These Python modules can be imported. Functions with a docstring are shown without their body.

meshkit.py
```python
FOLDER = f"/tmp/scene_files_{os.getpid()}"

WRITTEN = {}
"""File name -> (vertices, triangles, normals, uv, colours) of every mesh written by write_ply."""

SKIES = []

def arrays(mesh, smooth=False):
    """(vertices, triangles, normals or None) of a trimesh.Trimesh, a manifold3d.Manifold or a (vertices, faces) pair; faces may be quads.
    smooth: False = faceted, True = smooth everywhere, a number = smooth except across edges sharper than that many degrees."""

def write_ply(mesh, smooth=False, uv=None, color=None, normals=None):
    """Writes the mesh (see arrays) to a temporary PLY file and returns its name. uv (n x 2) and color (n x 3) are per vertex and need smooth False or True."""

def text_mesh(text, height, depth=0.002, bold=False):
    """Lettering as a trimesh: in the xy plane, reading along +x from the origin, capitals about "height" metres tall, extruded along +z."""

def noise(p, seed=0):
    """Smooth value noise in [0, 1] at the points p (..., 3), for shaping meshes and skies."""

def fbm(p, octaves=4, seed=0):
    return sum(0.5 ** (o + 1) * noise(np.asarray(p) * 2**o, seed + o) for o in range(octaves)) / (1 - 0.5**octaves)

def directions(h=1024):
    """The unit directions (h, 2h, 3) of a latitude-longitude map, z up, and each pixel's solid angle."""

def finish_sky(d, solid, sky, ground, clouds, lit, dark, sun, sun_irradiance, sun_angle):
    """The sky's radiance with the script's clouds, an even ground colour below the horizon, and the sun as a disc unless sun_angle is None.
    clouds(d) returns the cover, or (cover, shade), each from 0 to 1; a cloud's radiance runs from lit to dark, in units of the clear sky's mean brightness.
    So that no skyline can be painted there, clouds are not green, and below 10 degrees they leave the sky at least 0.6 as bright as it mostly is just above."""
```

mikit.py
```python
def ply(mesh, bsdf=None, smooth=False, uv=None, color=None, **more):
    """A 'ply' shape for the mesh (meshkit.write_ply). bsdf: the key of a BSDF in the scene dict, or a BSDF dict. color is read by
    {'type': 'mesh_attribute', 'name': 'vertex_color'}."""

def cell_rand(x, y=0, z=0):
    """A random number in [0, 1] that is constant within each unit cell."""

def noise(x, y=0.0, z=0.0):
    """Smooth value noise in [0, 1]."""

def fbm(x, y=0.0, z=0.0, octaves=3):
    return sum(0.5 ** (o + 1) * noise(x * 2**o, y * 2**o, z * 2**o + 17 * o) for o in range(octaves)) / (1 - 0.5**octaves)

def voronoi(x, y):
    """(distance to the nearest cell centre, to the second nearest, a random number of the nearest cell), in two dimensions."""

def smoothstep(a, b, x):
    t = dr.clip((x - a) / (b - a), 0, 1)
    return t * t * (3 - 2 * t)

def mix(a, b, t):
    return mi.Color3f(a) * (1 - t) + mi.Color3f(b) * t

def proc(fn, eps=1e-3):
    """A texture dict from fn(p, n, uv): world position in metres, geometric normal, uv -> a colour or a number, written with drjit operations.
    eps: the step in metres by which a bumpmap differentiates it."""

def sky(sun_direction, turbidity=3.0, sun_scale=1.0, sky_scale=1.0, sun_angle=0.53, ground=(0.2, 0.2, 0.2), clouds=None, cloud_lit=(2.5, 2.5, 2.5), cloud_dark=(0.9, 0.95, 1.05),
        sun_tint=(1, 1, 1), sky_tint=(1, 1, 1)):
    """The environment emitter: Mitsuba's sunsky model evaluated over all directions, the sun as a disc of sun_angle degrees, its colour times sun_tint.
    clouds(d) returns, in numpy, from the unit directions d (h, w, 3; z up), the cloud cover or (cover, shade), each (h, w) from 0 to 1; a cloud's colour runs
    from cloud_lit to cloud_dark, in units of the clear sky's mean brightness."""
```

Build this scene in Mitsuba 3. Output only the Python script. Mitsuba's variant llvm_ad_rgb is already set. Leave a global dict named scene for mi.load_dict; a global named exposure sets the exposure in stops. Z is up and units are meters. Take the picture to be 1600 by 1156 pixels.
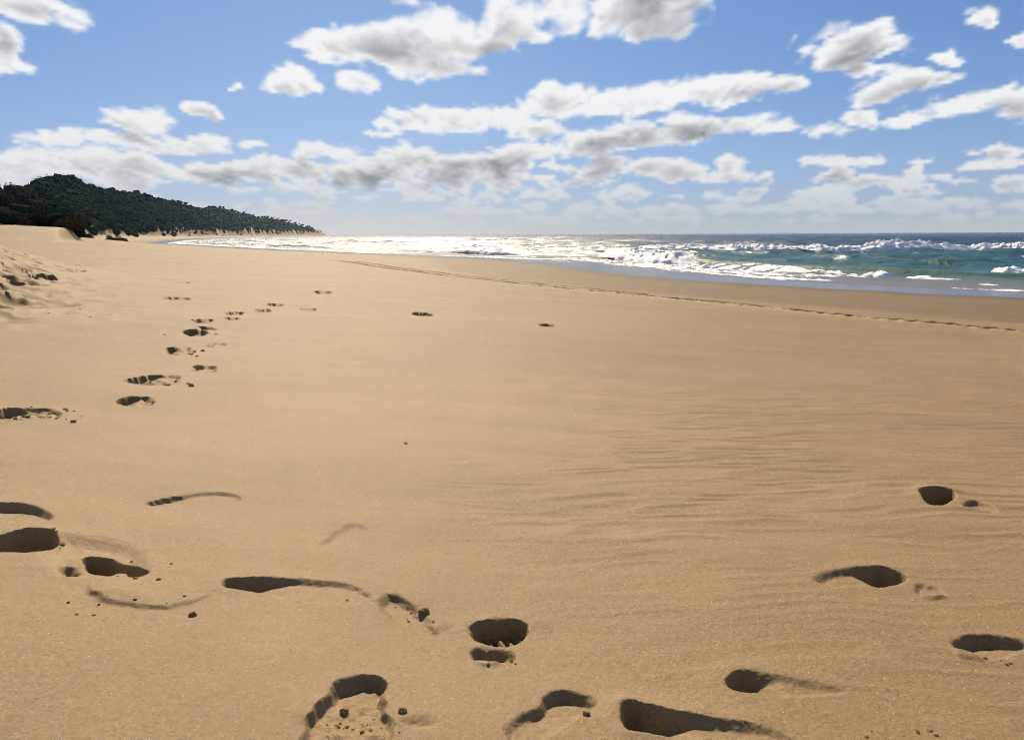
import math, numpy as np, trimesh, mitsuba as mi, drjit as dr, mikit, meshkit
from scipy.spatial import cKDTree
from scipy.ndimage import gaussian_filter
from mikit import proc, noise, fbm, smoothstep, mix
T = mi.ScalarTransform4f
scene, labels = {}, {}

# ------------------------------------------------------------------ camera
EYE = np.array([0.0, 0.0, 3.5])                 # sea level is z = 0
F, CX, CY = 1256.0, 800.0, 578.0                # focal length and centre in photograph pixels
PITCH, ROLL = math.radians(9.56), math.radians(0.29)
fwd = np.array([0, math.cos(PITCH), -math.sin(PITCH)])
up0 = np.array([0, math.sin(PITCH), math.cos(PITCH)])
rt0 = np.array([1.0, 0, 0])
up = math.cos(ROLL) * up0 + math.sin(ROLL) * rt0
rt = math.cos(ROLL) * rt0 - math.sin(ROLL) * up0
scene['camera'] = {'type': 'perspective', 'fov': math.degrees(2 * math.atan(800 / F)), 'fov_axis': 'x',
                   'near_clip': 0.05, 'far_clip': 200000.0,
                   'to_world': T().look_at(origin=EYE.tolist(), target=(EYE + fwd).tolist(), up=up.tolist())}


def ray(x, y):
    """Direction of the sight line through a point of the photograph: used only to survey where things stand on the ground."""
    x, y = np.asarray(x, float), np.asarray(y, float)
    d = fwd + ((x - CX) / F)[..., None] * rt + ((CY - y) / F)[..., None] * up
    return d / np.linalg.norm(d, axis=-1, keepdims=True)


def azel(x, y):
    d = ray(x, y)
    return np.degrees(np.arctan2(d[..., 0], d[..., 1])), np.degrees(np.arcsin(d[..., 2]))


def sea_at(x, y, z=0.0):
    d = ray(x, y)
    t = (z - EYE[2]) / d[..., 2]
    return EYE[:2] + d[..., :2] * t[..., None]


def polar(az, r):
    az = np.radians(np.asarray(az, float))
    return np.stack([np.sin(az) * r, np.cos(az) * r], -1)


# ------------------------------------------------------------------ daylight
exposure = 1.3
SUN_AZ, SUN_EL = -11.0, 42.0
sa, se = math.radians(SUN_AZ), math.radians(SUN_EL)
SUN = np.array([math.sin(sa) * math.cos(se), math.cos(sa) * math.cos(se), math.sin(se)])

# cumulus: x, y, half width, half height as surveyed in the photograph
CLOUDS = [
    (520, 72, 62, 32), (580, 58, 55, 40), (640, 45, 62, 42), (700, 62, 66, 42), (765, 76, 46, 20), (640, 95, 70, 34), (705, 110, 42, 22), (600, 84, 60, 28), (482, 74, 26, 16), (500, 98, 26, 8),
    (462, 134, 46, 20), (440, 126, 22, 16), (490, 142, 26, 10), (562, 136, 36, 20), (540, 125, 18, 12),
    (800, 34, 40, 42), (832, 58, 30, 22), (882, 30, 38, 30), (1015, 22, 86, 44), (950, 28, 36, 34), (1060, 45, 48, 26), (1092, 8, 30, 24), (1030, 58, 60, 16), (860, -25, 90, 30), (1000, -40, 120, 40),
    (60, 14, 72, 28), (20, 2, 66, 26), (110, 36, 22, 12), (12, 82, 32, 34), (38, 106, 34, 15), (-30, 90, 40, 40),
    (315, 170, 40, 13), (336, 178, 18, 10), (368, 136, 8, 7), (212, 186, 46, 20), (238, 198, 36, 16),
    (75, 219, 60, 13), (112, 209, 28, 11), (162, 216, 34, 12), (262, 230, 88, 15), (320, 224, 28, 14), (205, 222, 40, 16), (390, 223, 20, 8), (346, 219, 14, 9),
    (60, 247, 75, 18), (-10, 252, 70, 16), (150, 250, 66, 14), (120, 268, 95, 13), (215, 276, 85, 15), (300, 273, 62, 13), (20, 275, 60, 12), (235, 262, 30, 9), (340, 280, 60, 9),
    (505, 233, 46, 14), (470, 240, 20, 10), (535, 240, 24, 9),
    (430, 266, 66, 18), (520, 266, 62, 15), (600, 262, 72, 25), (648, 242, 42, 18), (705, 262, 62, 22), (762, 250, 52, 19), (805, 279, 46, 12), (380, 275, 40, 9), (730, 283, 60, 10),
    (650, 192, 46, 21), (600, 213, 32, 8), (595, 196, 10, 6), (722, 190, 62, 23), (792, 186, 62, 24), (862, 166, 62, 30), (872, 145, 26, 13), (942, 166, 62, 25), (1012, 156, 62, 21), (1082, 150, 62, 22), (1162, 136, 62, 21), (1222, 131, 36, 18), (832, 204, 46, 14),
    (852, 234, 62, 18), (932, 224, 62, 21), (1002, 212, 62, 24), (1082, 206, 66, 27), (1162, 200, 62, 20), (1216, 196, 30, 14), (800, 242, 40, 16),
    (930, 268, 36, 12), (1022, 266, 62, 14), (1072, 269, 36, 9), (974, 301, 22, 14), (890, 287, 26, 8), (1116, 305, 20, 6), (1180, 300, 22, 6), (1185, 282, 14, 5), (1000, 305, 12, 6),
    (1335, 74, 76, 30), (1345, 55, 48, 20), (1310, 96, 46, 20), (1370, 116, 42, 14), (1372, 150, 48, 14), (1440, 126, 58, 18), (1482, 122, 22, 10), (1402, 140, 46, 14),
    (1282, 206, 36, 13), (1346, 186, 28, 15), (1422, 186, 54, 12), (1492, 172, 52, 17), (1560, 160, 52, 25), (1600, 178, 40, 17), (1650, 150, 60, 30),
    (1538, 22, 20, 12), (1595, 66, 22, 9), (1476, 92, 20, 8), (1515, 241, 20, 6),
    (1302, 276, 30, 13), (1332, 292, 28, 9), (1394, 288, 32, 9), (1432, 291, 26, 6), (1494, 286, 32, 7), (1580, 286, 32, 10), (1640, 280, 40, 12),
    (912, 329, 36, 13), (968, 331, 22, 10), (1016, 333, 18, 10), (1130, 326, 34, 10), (1202, 326, 42, 10), (1262, 325, 42, 12), (1060, 330, 30, 7), (1402, 321, 42, 14), (1502, 319, 54, 9), (1592, 319, 34, 12), (1340, 328, 36, 8), (1450, 328, 40, 7),
    (860, 345, 60, 9), (760, 330, 40, 8),
]


def sky_clouds(d):
    rng = np.random.default_rng(7)
    az = np.degrees(np.arctan2(d[..., 0], d[..., 1]))
    el = np.degrees(np.arcsin(np.clip(d[..., 2], -1, 1)))
    blobs = []
    for x, y, a, b in CLOUDS:
        (c0, e0), (c1, _), (_, e1) = azel(x, y), azel(x + a, y), azel(x, y - b)
        blobs.append((float(c0), float(e0), abs(float(c1 - c0)), abs(float(e1 - e0))))
    for k in range(220):                                            # the low banks over the sea, thinner towards the horizon
        e = 0.7 + 4.2 * rng.random() ** 1.1
        blobs.append((rng.uniform(-32, 3) if k < 130 else rng.uniform(2, 34), e, rng.uniform(.4, 1.5) * (.6 + e / 8), rng.uniform(.18, .36) * (.5 + e / 4)))
    for k in range(150):                                            # unseen rest of the sky, clouds kept few and low to deepen shadows
        e = 1.0 + 50 * rng.random() ** 2.6
        c = rng.uniform(-180, 180)
        if abs(c) < 40 and e < 22: continue
        s = .5 + .10 * min(e, 40)
        for j in range(rng.integers(1, 5)):
            blobs.append((c + rng.normal() * 2.0 * s, e + rng.normal() * .25 * s, s * rng.uniform(.9, 2.4) / max(math.cos(math.radians(e)), .3), s * rng.uniform(.4, 1.0)))

    s = 0.50 + .075 * np.clip(el, 0, 30)                            # farther clouds near the horizon look smaller
    P = np.stack([az / s * .62, np.log(el.clip(.01) * .15 + 1) / .075 * 1.08, 0 * az], -1)
    waz = az + s * 1.5 * ((meshkit.fbm(P * .62 + 11, 4, 61) - .5) + .35 * (meshkit.fbm(P * 2.2, 2, 63) - .5))
    wel = el + s * .95 * ((meshkit.fbm(P * .62 + 77, 4, 62) - .5) + .35 * (meshkit.fbm(P * 2.2 + 9, 2, 64) - .5))
    base = np.full(az.shape, -1.2)
    rows = el[:, 0]
    for c, e, a, b in blobs:
        r = np.nonzero((rows > e - 2.6 * b - .3) & (rows < e + 2.6 * b + .3))[0]
        if not len(r): continue
        r0, r1 = r[0], r[-1] + 1
        row_az = az[r0]
        dx = (row_az - c + 180) % 360 - 180
        cols = np.nonzero(np.abs(dx) < 2.4 * a + .3)[0]
        if not len(cols): continue
        q = (((waz[r0:r1][:, cols] - c + 180) % 360 - 180) / a) ** 2
        dy = (wel[r0:r1][:, cols] - e) / b
        v = 1 - (q + np.where(dy < 0, dy * 1.25, dy) ** 2)
        sub = base[r0:r1][:, cols]
        m = np.maximum(sub, v)
        base[r0:r1, cols] = np.where((sub > -1) & (v > -1), np.log(np.exp(3 * sub) + np.exp(3 * v)) / 3, m)
    warp = meshkit.fbm(P * .8 + 40, 3, 5) - .5
    P2 = P + np.stack([warp * 1.1, (meshkit.fbm(P * .8 + 90, 3, 9) - .5) * 1.1, 0 * az], -1)
    big = meshkit.fbm(P2 * .55, 3, 1)
    bil = 1 - np.abs(2 * meshkit.fbm(P2 * 1.15, 3, 3) - 1) * 2.2    # cauliflower heads
    fine = meshkit.fbm(P2 * 2.6, 3, 12)
    dens = base + .95 * (big - .44) + .55 * (bil - .42) + .98 * (fine - .5)
    wisp = meshkit.fbm(P2 * 4.0 + 5, 2, 17)
    cover = np.clip((dens + .22 + .45 * (wisp - .5)) / .92, 0, 1)
    cover = cover * cover * (3 - 2 * cover)
    cover = gaussian_filter(cover, .35)
    # light comes from above and behind: the amount of cloud between a point and the sun greys it, rims stay bright
    depth = np.clip(dens + .05, 0, 1.3)
    acc = np.zeros_like(depth)
    for k in range(1, 13):
        acc[k:] += depth[:-k] * np.exp(-k / np.clip(el * .55, 1.2, 7))[k:]
    acc /= np.clip(el * .55, 1.8, 7)
    inner = gaussian_filter(depth, 1.0)
    light = .70 * acc + .50 * inner - .30 * bil - .40 * (fine - .5) + 1.1 * (meshkit.fbm(P2 * .5 + 33, 2, 71) - .5)
    shade = np.clip((light - .56) / .86, 0, 1)
    shade = gaussian_filter(shade, .4)
    veil = np.clip(1 - el / 11, 0, 1) ** 2                          # humid air dims and whitens the lowest sky
    cover = cover * (.25 + .75 * np.clip(el / 4.0, 0, 1))
    shade = shade * (1 - .78 * veil) + .36 * veil
    glow = np.exp(-(((az - SUN_AZ + 180) % 360 - 180) / 17) ** 2)
    haze = .66 * np.exp(-np.clip(el, 0, 90) / 3.4) + .12 * np.exp(-el / 14) + glow * (.22 * np.exp(-np.clip(el, 0, 90) / 5.0) + .07 * np.exp(-el / 25))
    total = cover + (1 - cover) * haze
    shade = (cover * shade + (1 - cover) * haze * (.50 - .16 * glow)) / np.maximum(total, 1e-6)
    return total, shade


scene['sky'] = mikit.sky(SUN.tolist(), turbidity=3.0, sun_scale=2.0, ground=(.25, .32, .375), clouds=sky_clouds, cloud_lit=(4.7, 4.75, 4.8), cloud_dark=(.66, .75, .94), sky_tint=(.52, .70, 1.0), sun_tint=(1, .99, .975))

# ------------------------------------------------------------------ the coast: shoreline, beach profile, dunes
px = np.array([(1600, 475), (1400, 465), (1200, 453), (1060, 443), (960, 431), (880, 419), (800, 411), (700, 405), (600, 401), (500, 396.5), (420, 392.5), (350, 388.5), (290, 384.5), (255, 382)], float)
near_shore = sea_at(px[:, 0], px[:, 1])
t0 = near_shore[0] - near_shore[1]
t0 /= np.linalg.norm(t0)
back = near_shore[0] + np.outer(np.linspace(400, 4, 30), t0 * .8 + np.array([.15, -.25]))
far_shore = polar([-24.2, -23.9, -22.4, -20.4, -18.2, -15.9, -13.8, -12.3, -12.0, -13.5, -18.0], np.array([400, 470, 800, 1300, 1900, 2500, 2950, 3300, 3600, 4300, 5300.0]))
shore = np.vstack([back, near_shore, far_shore])
for _ in range(3):
    q, r = .75 * shore[:-1] + .25 * shore[1:], .25 * shore[:-1] + .75 * shore[1:]
    shore = np.vstack([shore[:1], np.stack([q, r], 1).reshape(-1, 2), shore[-1:]])
seg = np.linalg.norm(np.diff(shore, axis=0), axis=1)
arc = np.concatenate([[0], np.cumsum(seg)])
gl = np.concatenate([np.arange(0, 900, .5), np.arange(900, arc[-1], 4.0)])
SH = np.stack([np.interp(gl, arc, shore[:, k]) for k in (0, 1)], -1)
ST = np.gradient(SH, axis=0)
ST /= np.linalg.norm(ST, axis=1, keepdims=True)
TREE = cKDTree(SH)


def inland(p):
    """Signed distance from the water's edge, positive on the beach, and how far along the shore."""
    dist, i = TREE.query(p, workers=-1)
    v = p - SH[i]
    side = ST[i, 0] * v[:, 1] - ST[i, 1] * v[:, 0]
    return np.where(side > 0, dist, -dist), gl[i]


def sstep(a, b, x):
    t = np.clip((x - a) / (b - a), 0, 1)
    return t * t * (3 - 2 * t)


# dune ridges: azimuth, distance, height of the crest above the sea
RIDGES = [
    [(-52, 200, 15.0), (-43, 170, 14.0), (-36.57, 155, 9.9), (-34.25, 155, 9.2), (-33.03, 155, 8.9), (-31.78, 155, 8.8), (-31.15, 155, 8.3), (-30.68, 155, 7.7), (-30.2, 155, 7.3), (-29.72, 155, 6.6), (-29.09, 155, 5.2), (-28.45, 155, 3.7), (-27.8, 155, 2.2), (-27.3, 155, 1.3)],
    [(-40, 505, 34.0), (-31.82, 505, 26.3), (-30.86, 505, 25.2), (-30.27, 550, 27.6), (-29.99, 595, 31.8), (-29.5, 675, 38.8), (-28.98, 755, 45.5), (-28.53, 825, 50.7), (-28.11, 885, 54.8), (-27.6, 940, 55.9), (-26.76, 990, 51.2), (-26.24, 1060, 52.8), (-24.98, 1280, 61.5), (-24.17, 1425, 66.3), (-23.52, 1515, 64.8), (-22.77, 1645, 66.0)],
    [(-23.52, 1490, 60.2), (-22.4, 1720, 66.4), (-21.83, 1835, 68.5), (-21.26, 1915, 64.9), (-20.57, 2035, 62.7), (-20.09, 2180, 72.0), (-19.77, 2270, 76.7), (-19.3, 2355, 75.5), (-18.12, 2550, 68.3), (-16.91, 2750, 61.8), (-16.3, 2870, 62.4), (-15.68, 2980, 59.4), (-14.86, 3090, 46.7), (-14.53, 3150, 44.1), (-14.03, 3235, 38.0), (-13.53, 3335, 29.1), (-13.07, 3372, 17.9), (-12.69, 3384, 7.8)],
]
RP, RH = [], []
for ridge in RIDGES:
    a = np.array(ridge)
    p = polar(a[:, 0], a[:, 1])
    l = np.concatenate([[0], np.cumsum(np.linalg.norm(np.diff(p, axis=0), axis=1))])
    g = np.arange(0, l[-1], 4.0)
    RP.append(np.stack([np.interp(g, l, p[:, 0]), np.interp(g, l, p[:, 1])], -1))
    RH.append(np.interp(g, l, a[:, 2]))
RT = [cKDTree(p) for p in RP]


def P3(p, s, z=0.0):
    return np.stack([p[:, 0] * s, p[:, 1] * s, np.full(len(p), z)], -1)


def beach_height(p, u=None):
    """The ground without ripples or footprints."""
    if u is None: u, _ = inland(p)
    wob = (meshkit.fbm(P3(p, 1 / 9.0), 3, 21) - .5)
    z = .0517 * (u + 4.5)
    z = np.where(u > 43, 2.456 + (1 - np.exp(-(u - 43) / 45.0)) * 2.33, z)
    r = np.hypot(p[:, 0], p[:, 1])
    z = z + .07 * np.clip(u - 24, 0, 18) * sstep(70, 180, r)
    z = np.where(u < 4, .0352 * (u + 8.5), z)
    z = np.where(u < -8.5, np.maximum(.07 * (u + 8.5), -8), z)
    return z + wob * .10 * sstep(6, 16, u)


def dune_rise(p, u):
    r = np.hypot(p[:, 0], p[:, 1])
    west = sstep(.51, .56, -p[:, 0] / np.maximum(p[:, 1], 1))
    foot = 37 - 9 * sstep(330, 200, r) * west + 14 * sstep(290, 170, r) * (1 - west) + 9 * (meshkit.fbm(P3(p, 1 / 30.0), 3, 31) - .5) + 22 * (meshkit.fbm(P3(p, 1 / 160.0), 2, 33) - .5) * sstep(200, 500, r) + 60 * sstep(115, 75, r)
    out = np.zeros(len(p))
    for tree, hh in zip(RT, RH):
        dist, i = tree.query(p, workers=-1)
        h = np.maximum(hh[i] - 4.5, 0)
        w = np.maximum(h * 1.22, 14)
        k = np.clip(1 - dist / w, 0, 1)
        out = np.maximum(out, h * k ** .85 * (1 - .12 * np.sin(np.pi * k)))
    gully = (meshkit.fbm(P3(p, 1 / 34.0, 3.0), 4, 41) - .5) * np.minimum(out, 14) * .42
    low = (1.2 + 1.6 * sstep(200, 400, r)) * sstep(0, 14, u - foot) * (.5 + meshkit.fbm(P3(p, 1 / 22.0), 2, 43))      # the sandy scarp at the foot
    cut = sstep(0, 12 + 14 * sstep(330, 200, r) * west, u - foot)
    return low + np.maximum(out + gully, 0) * cut, foot


def ground(x, y, it=14):
    """Where a sight line meets the beach."""
    d = ray(x, y).reshape(-1, 3)
    t = np.full(len(d), 3.0)
    t = (2.5 - EYE[2]) / np.minimum(d[:, 2], -.005)
    for _ in range(it):
        p = EYE[:2] + d[:, :2] * t[:, None]
        tn = (base_surface(p) - EYE[2]) / np.minimum(d[:, 2], -.005)
        t = np.clip(.6 * t + .4 * tn, .5, 900)
    return EYE[:2] + d[:, :2] * t[:, None]


def base_surface(p):
    u, _ = inland(p)
    z = beach_height(p, u)
    r, az = np.hypot(p[:, 0], p[:, 1]), np.degrees(np.arctan2(p[:, 0], p[:, 1]))
    # hummock of blown sand on the left
    m = np.exp(-((az + 38.5) / 8.5) ** 2) * np.exp(-((r - 29) / 11.0) ** 2)
    return z + 1.35 * m


# ------------------------------------------------------------------ footprints: outlines surveyed on the ground
# outline, depth, wall width, how far the floor rises towards the near rim, roughness, name, label
FP = []


def fp(pts, depth, wall, ramp, rough, label, tilt=0.0, rim=.25, name='footprint', group=None, flat=0.0):
    FP.append(dict(pts=np.array(pts, float), depth=depth, wall=wall, ramp=ramp, rough=rough, label=label, tilt=tilt, rim=rim, name=name, group=group))


fp([(-60, 783), (0, 784), (38, 785), (60, 791), (86, 803), (80, 812), (40, 818), (-60, 818)], .036, .02, .75, .1, 'shallow footprint cut by the left edge, with dark far wall and thin curved near lip')
fp([(-40, 839), (0, 837), (48, 825), (76, 828), (97, 838), (82, 851), (50, 861), (0, 858), (-40, 859)], .105, .020, .30, .25, 'large deep dark footprint at the left edge beside the trampled hollow')
fp([(128, 862), (152, 861), (172, 865), (186, 874), (204, 875), (228, 882), (233, 890), (206, 900), (184, 886), (176, 893), (160, 893), (140, 888)], .085, .018, .30, .3, 'deep two lobed footprint in the trampled hollow on the left')
fp([(86, 884), (95, 877), (115, 876), (126, 886), (118, 894), (98, 896)], .030, .025, .4, .2, 'small dim heel hollow left of the two lobed footprint')
fp([(58, 852), (98, 829), (160, 834), (216, 847), (249, 870), (243, 887), (231, 890), (150, 900), (80, 898), (56, 880)], .020, .08, .45, .15, 'wide shallow trampled hollow holding two deep footprints', name='trampled_hollow', rim=.15)
fp([(212, 784), (262, 775), (325, 767.5), (358, 769), (383, 776), (370, 784), (330, 790), (262, 789)], .034, .016, .9, .08, 'long narrow footprint with a straight dark far edge above the trampled hollow', tilt=-.7)
fp([(489, 851), (514, 834), (550, 814), (583, 822), (560, 840), (520, 853)], .020, .03, .6, .1, 'faint worn footprint with one dark corner in the middle left sand', tilt=-.6)
fp([(346, 910), (358, 902), (408, 901.5), (470, 906), (530, 909), (576, 921), (584, 932), (560, 944), (520, 947), (470, 938), (420, 927), (380, 921), (354, 918)], .050, .018, .85, .12, 'long footprint with a rounded dark heel in the lower left sand', tilt=-.68)
fp([(584, 934), (615, 922), (650, 943), (698, 987), (684, 1002), (640, 987), (598, 960)], .020, .03, .7, .15, 'shallow cracked footprint trailing right of the long dark heeled one', tilt=0)
fp([(734, 988), (738, 973), (768, 965), (800, 965), (825, 971), (829, 980), (812, 1003), (782, 1008), (758, 1004), (741, 1000)], .064, .014, .55, .45, 'deep dark footprint with toe grooves near the bottom centre')
fp([(732, 1016), (755, 1010), (800, 1010), (812, 1028), (798, 1040), (760, 1036), (738, 1032)], .022, .02, .2, .45, 'small crumbly heel dent just below the toe grooved footprint')
fp([(470, 1137), (498, 1100), (522, 1070), (545, 1057), (570, 1053.5), (594, 1059), (603, 1070), (600, 1092), (624, 1150), (600, 1200), (480, 1200), (462, 1160)],  .034, .018, .85, .45, 'footprint with a round dark toe arc and crumbled floor at the bottom edge')
fp([(616, 1132), (640, 1119), (672, 1119), (696, 1134), (662, 1148)], .018, .045, .5, .05, 'faint small dent right of the crumbled footprint')
fp([(783, 1150), (800, 1127), (838, 1107), (846, 1096), (870, 1081), (902, 1081), (927, 1092), (935, 1102), (902, 1120), (862, 1145), (832, 1170), (790, 1175)], .027, .018, .85, .3, 'slanting footprint with two dark arcs at the bottom centre')
fp([(971, 1143), (969, 1106), (984, 1101), (1010, 1108), (1050, 1119), (1120, 1129), (1182, 1134), (1222, 1144), (1266, 1166), (1200, 1180), (1100, 1163), (1040, 1152), (1000, 1148)], .074, .020, .8, .2, 'long deep footprint with a square dark heel at the bottom edge', tilt=-.66, rim=.45)
fp([(1132, 1066), (1144, 1055), (1170, 1051.5), (1202, 1059), (1252, 1067), (1334, 1079), (1302, 1090), (1232, 1091), (1192, 1084), (1160, 1083), (1140, 1075)], .070, .020, .5, .15, 'footprint with an oval black heel and long thin tail in the lower right sand', tilt=-.85)
fp([(1268, 906), (1300, 896), (1340, 891), (1380, 890), (1420, 903), (1417, 913), (1386, 922), (1350, 916), (1310, 921), (1280, 913)], .075, .020, .55, .2, 'footprint with a dark pit at its right end amid the ripples', tilt=.78)
fp([(1422, 915), (1450, 916), (1480, 928), (1478, 937), (1448, 936), (1425, 928)], .014, .02, .1, .3, 'shallow scuff with a thin dark lip right of the dark pitted footprint')
fp([(1480, 1008), (1508, 995), (1560, 997), (1614, 1008), (1604, 1021), (1545, 1034), (1502, 1020)], .038, .018, .8, .25, 'footprint at the lower right edge with a wedge shaped shadow')
fp([(1436, 772), (1440, 767), (1476, 767), (1496, 772), (1490, 784), (1468, 791), (1446, 787)], .115, .016, .15, .1, 'small deep dark hole of a heel in the rippled sand on the right')
fp([(1498, 793), (1512, 783), (1545, 787), (1562, 796), (1556, 802), (1520, 799)], .022, .02, .1, .3, 'shallow lipped dent right of the small deep heel hole')


def oval(cx, cy, a, b, slant=0.0, n=16):
    th = np.linspace(0, 2 * np.pi, n, endpoint=False)
    return [(cx + a * math.cos(t) * (1 + .10 * math.sin(3 * t + cx)), cy + b * math.sin(t) * (1 - .30 * math.exp(-((math.cos(t) - .15) / .3) ** 2)) + slant * a * math.cos(t)) for t in th]


TRAIL = 'footprints of the trail leading up the beach'
for cx, cy, a, b, sl, dep, lab in [
    (38, 646, 56, 10, -.02, .075, 'long churned boot print cut by the left edge below the trail'),
    (213, 627, 30, 8, .02, .085, 'nearest print of the trail, a dark oval heel with pale toe'),
    (243, 594, 40, 8.5, -.03, .08, 'second nearest print of the trail, ragged and long with crumbs at its right end'),
    (319, 576, 20, 5.5, .08, .06, 'striped print on the right side of the trail, nearest the viewer on that side'),
    (280, 549, 22, 7, -.02, .085, 'dark ribbed print on the left side of the trail, third up from the bottom'),
    (338, 540, 16, 4.2, .03, .06, 'small ribbed print on the right side of the trail, second one up on that side'),
    (305, 521, 17, 6, -.02, .09, 'dark rounded print on the left side of the trail with a pointed lump beside it'),
    (322, 514, 13, 3, .03, .055, 'small dim print just above the dark rounded print of the trail'),
    (317, 502, 16, 3.2, -.02, .07, 'low flat print on the left side of the trail near its middle'),
    (362, 498, 10, 2.4, 0, .06, 'small pale print on the right side of the trail near its middle'),
    (366, 489.5, 14, 2.2, -.03, .07, 'thin print above the small pale one in the upper trail'),
    (411, 485, 12, 3, -.02, .075, 'print in the upper trail with a raised dark rim'),
    (430, 476, 11, 2.2, .02, .07, 'short dark print near the upper end of the trail'),
    (482, 483, 12, 2.2, .06, .07, 'thin dark print standing right of the upper trail'),
    (505, 457, 12, 3, 0, .10, 'farthest dark print at the upper end of the trail'),
    (660, 491, 16, 2.6, .06, .075, 'lone thin dark dent in the open sand left of the centre'),
    (854, 508, 10, 2.2, .02, .085, 'lone small dark dent in the open sand at the centre'),
    (276, 466, 20, 2.2, .03, .075, 'thin slit shaped print left of the upper trail'),
    (287, 441.5, 9, 2, 0, .09, 'small far dark dent left of the upper trail'),
    (120, 423.5, 14, 2.4, .02, .13, 'dark slit shaped dent at the right edge of the rough hummock'),
    (64, 436, 22, 4.2, .05, .24, 'large dark hollow in the rough hummock on the left'),
    (26, 447, 17, 5.5, .08, .26, 'ragged dark hollow low on the rough hummock at the left'),
]:
    hollow = 'hollow in' in lab or 'hollow low' in lab
    fp(oval(cx, cy, a, b, sl), dep * (.74 if cy > 530 else 1.05), .022, .45, .85, lab, tilt=0 if 'hummock' in lab or 'lone' in lab else -.62 if cy > 530 else -.3, group=None if ('lone' in lab or 'hummock' in lab or 'left edge' in lab) else TRAIL, name='sand_hollow' if hollow else 'footprint')

# raised lips of crusted sand: path, height, width
LIPS = [([(40, 816), (60, 812), (83, 804)], .010, .012), ([(143, 903), (150, 918), (166, 930), (190, 939), (212, 943), (262, 946), (300, 937), (324, 926)], .026, .030),
        ([(556, 921), (566, 926), (576, 931)], .012, .012), ([(600, 924), (640, 940), (655, 952)], .012, .012), ([(656, 962), (672, 975), (690, 986)], .014, .012),
        ([(1440, 935), (1460, 937), (1480, 933)], .015, .014), ([(1488, 1019), (1505, 1029), (1540, 1034)], .016, .015), ([(1500, 794), (1530, 799), (1558, 797)], .020, .016),
        ([(740, 1036), (758, 1040), (790, 1034)], .014, .014), ([(470, 1134), (490, 1112), (512, 1088)], .012, .012),
        ([(148, 452), (170, 453), (192, 456)], .03, .05), ([(205, 420), (250, 424)], .03, .06)]


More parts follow.
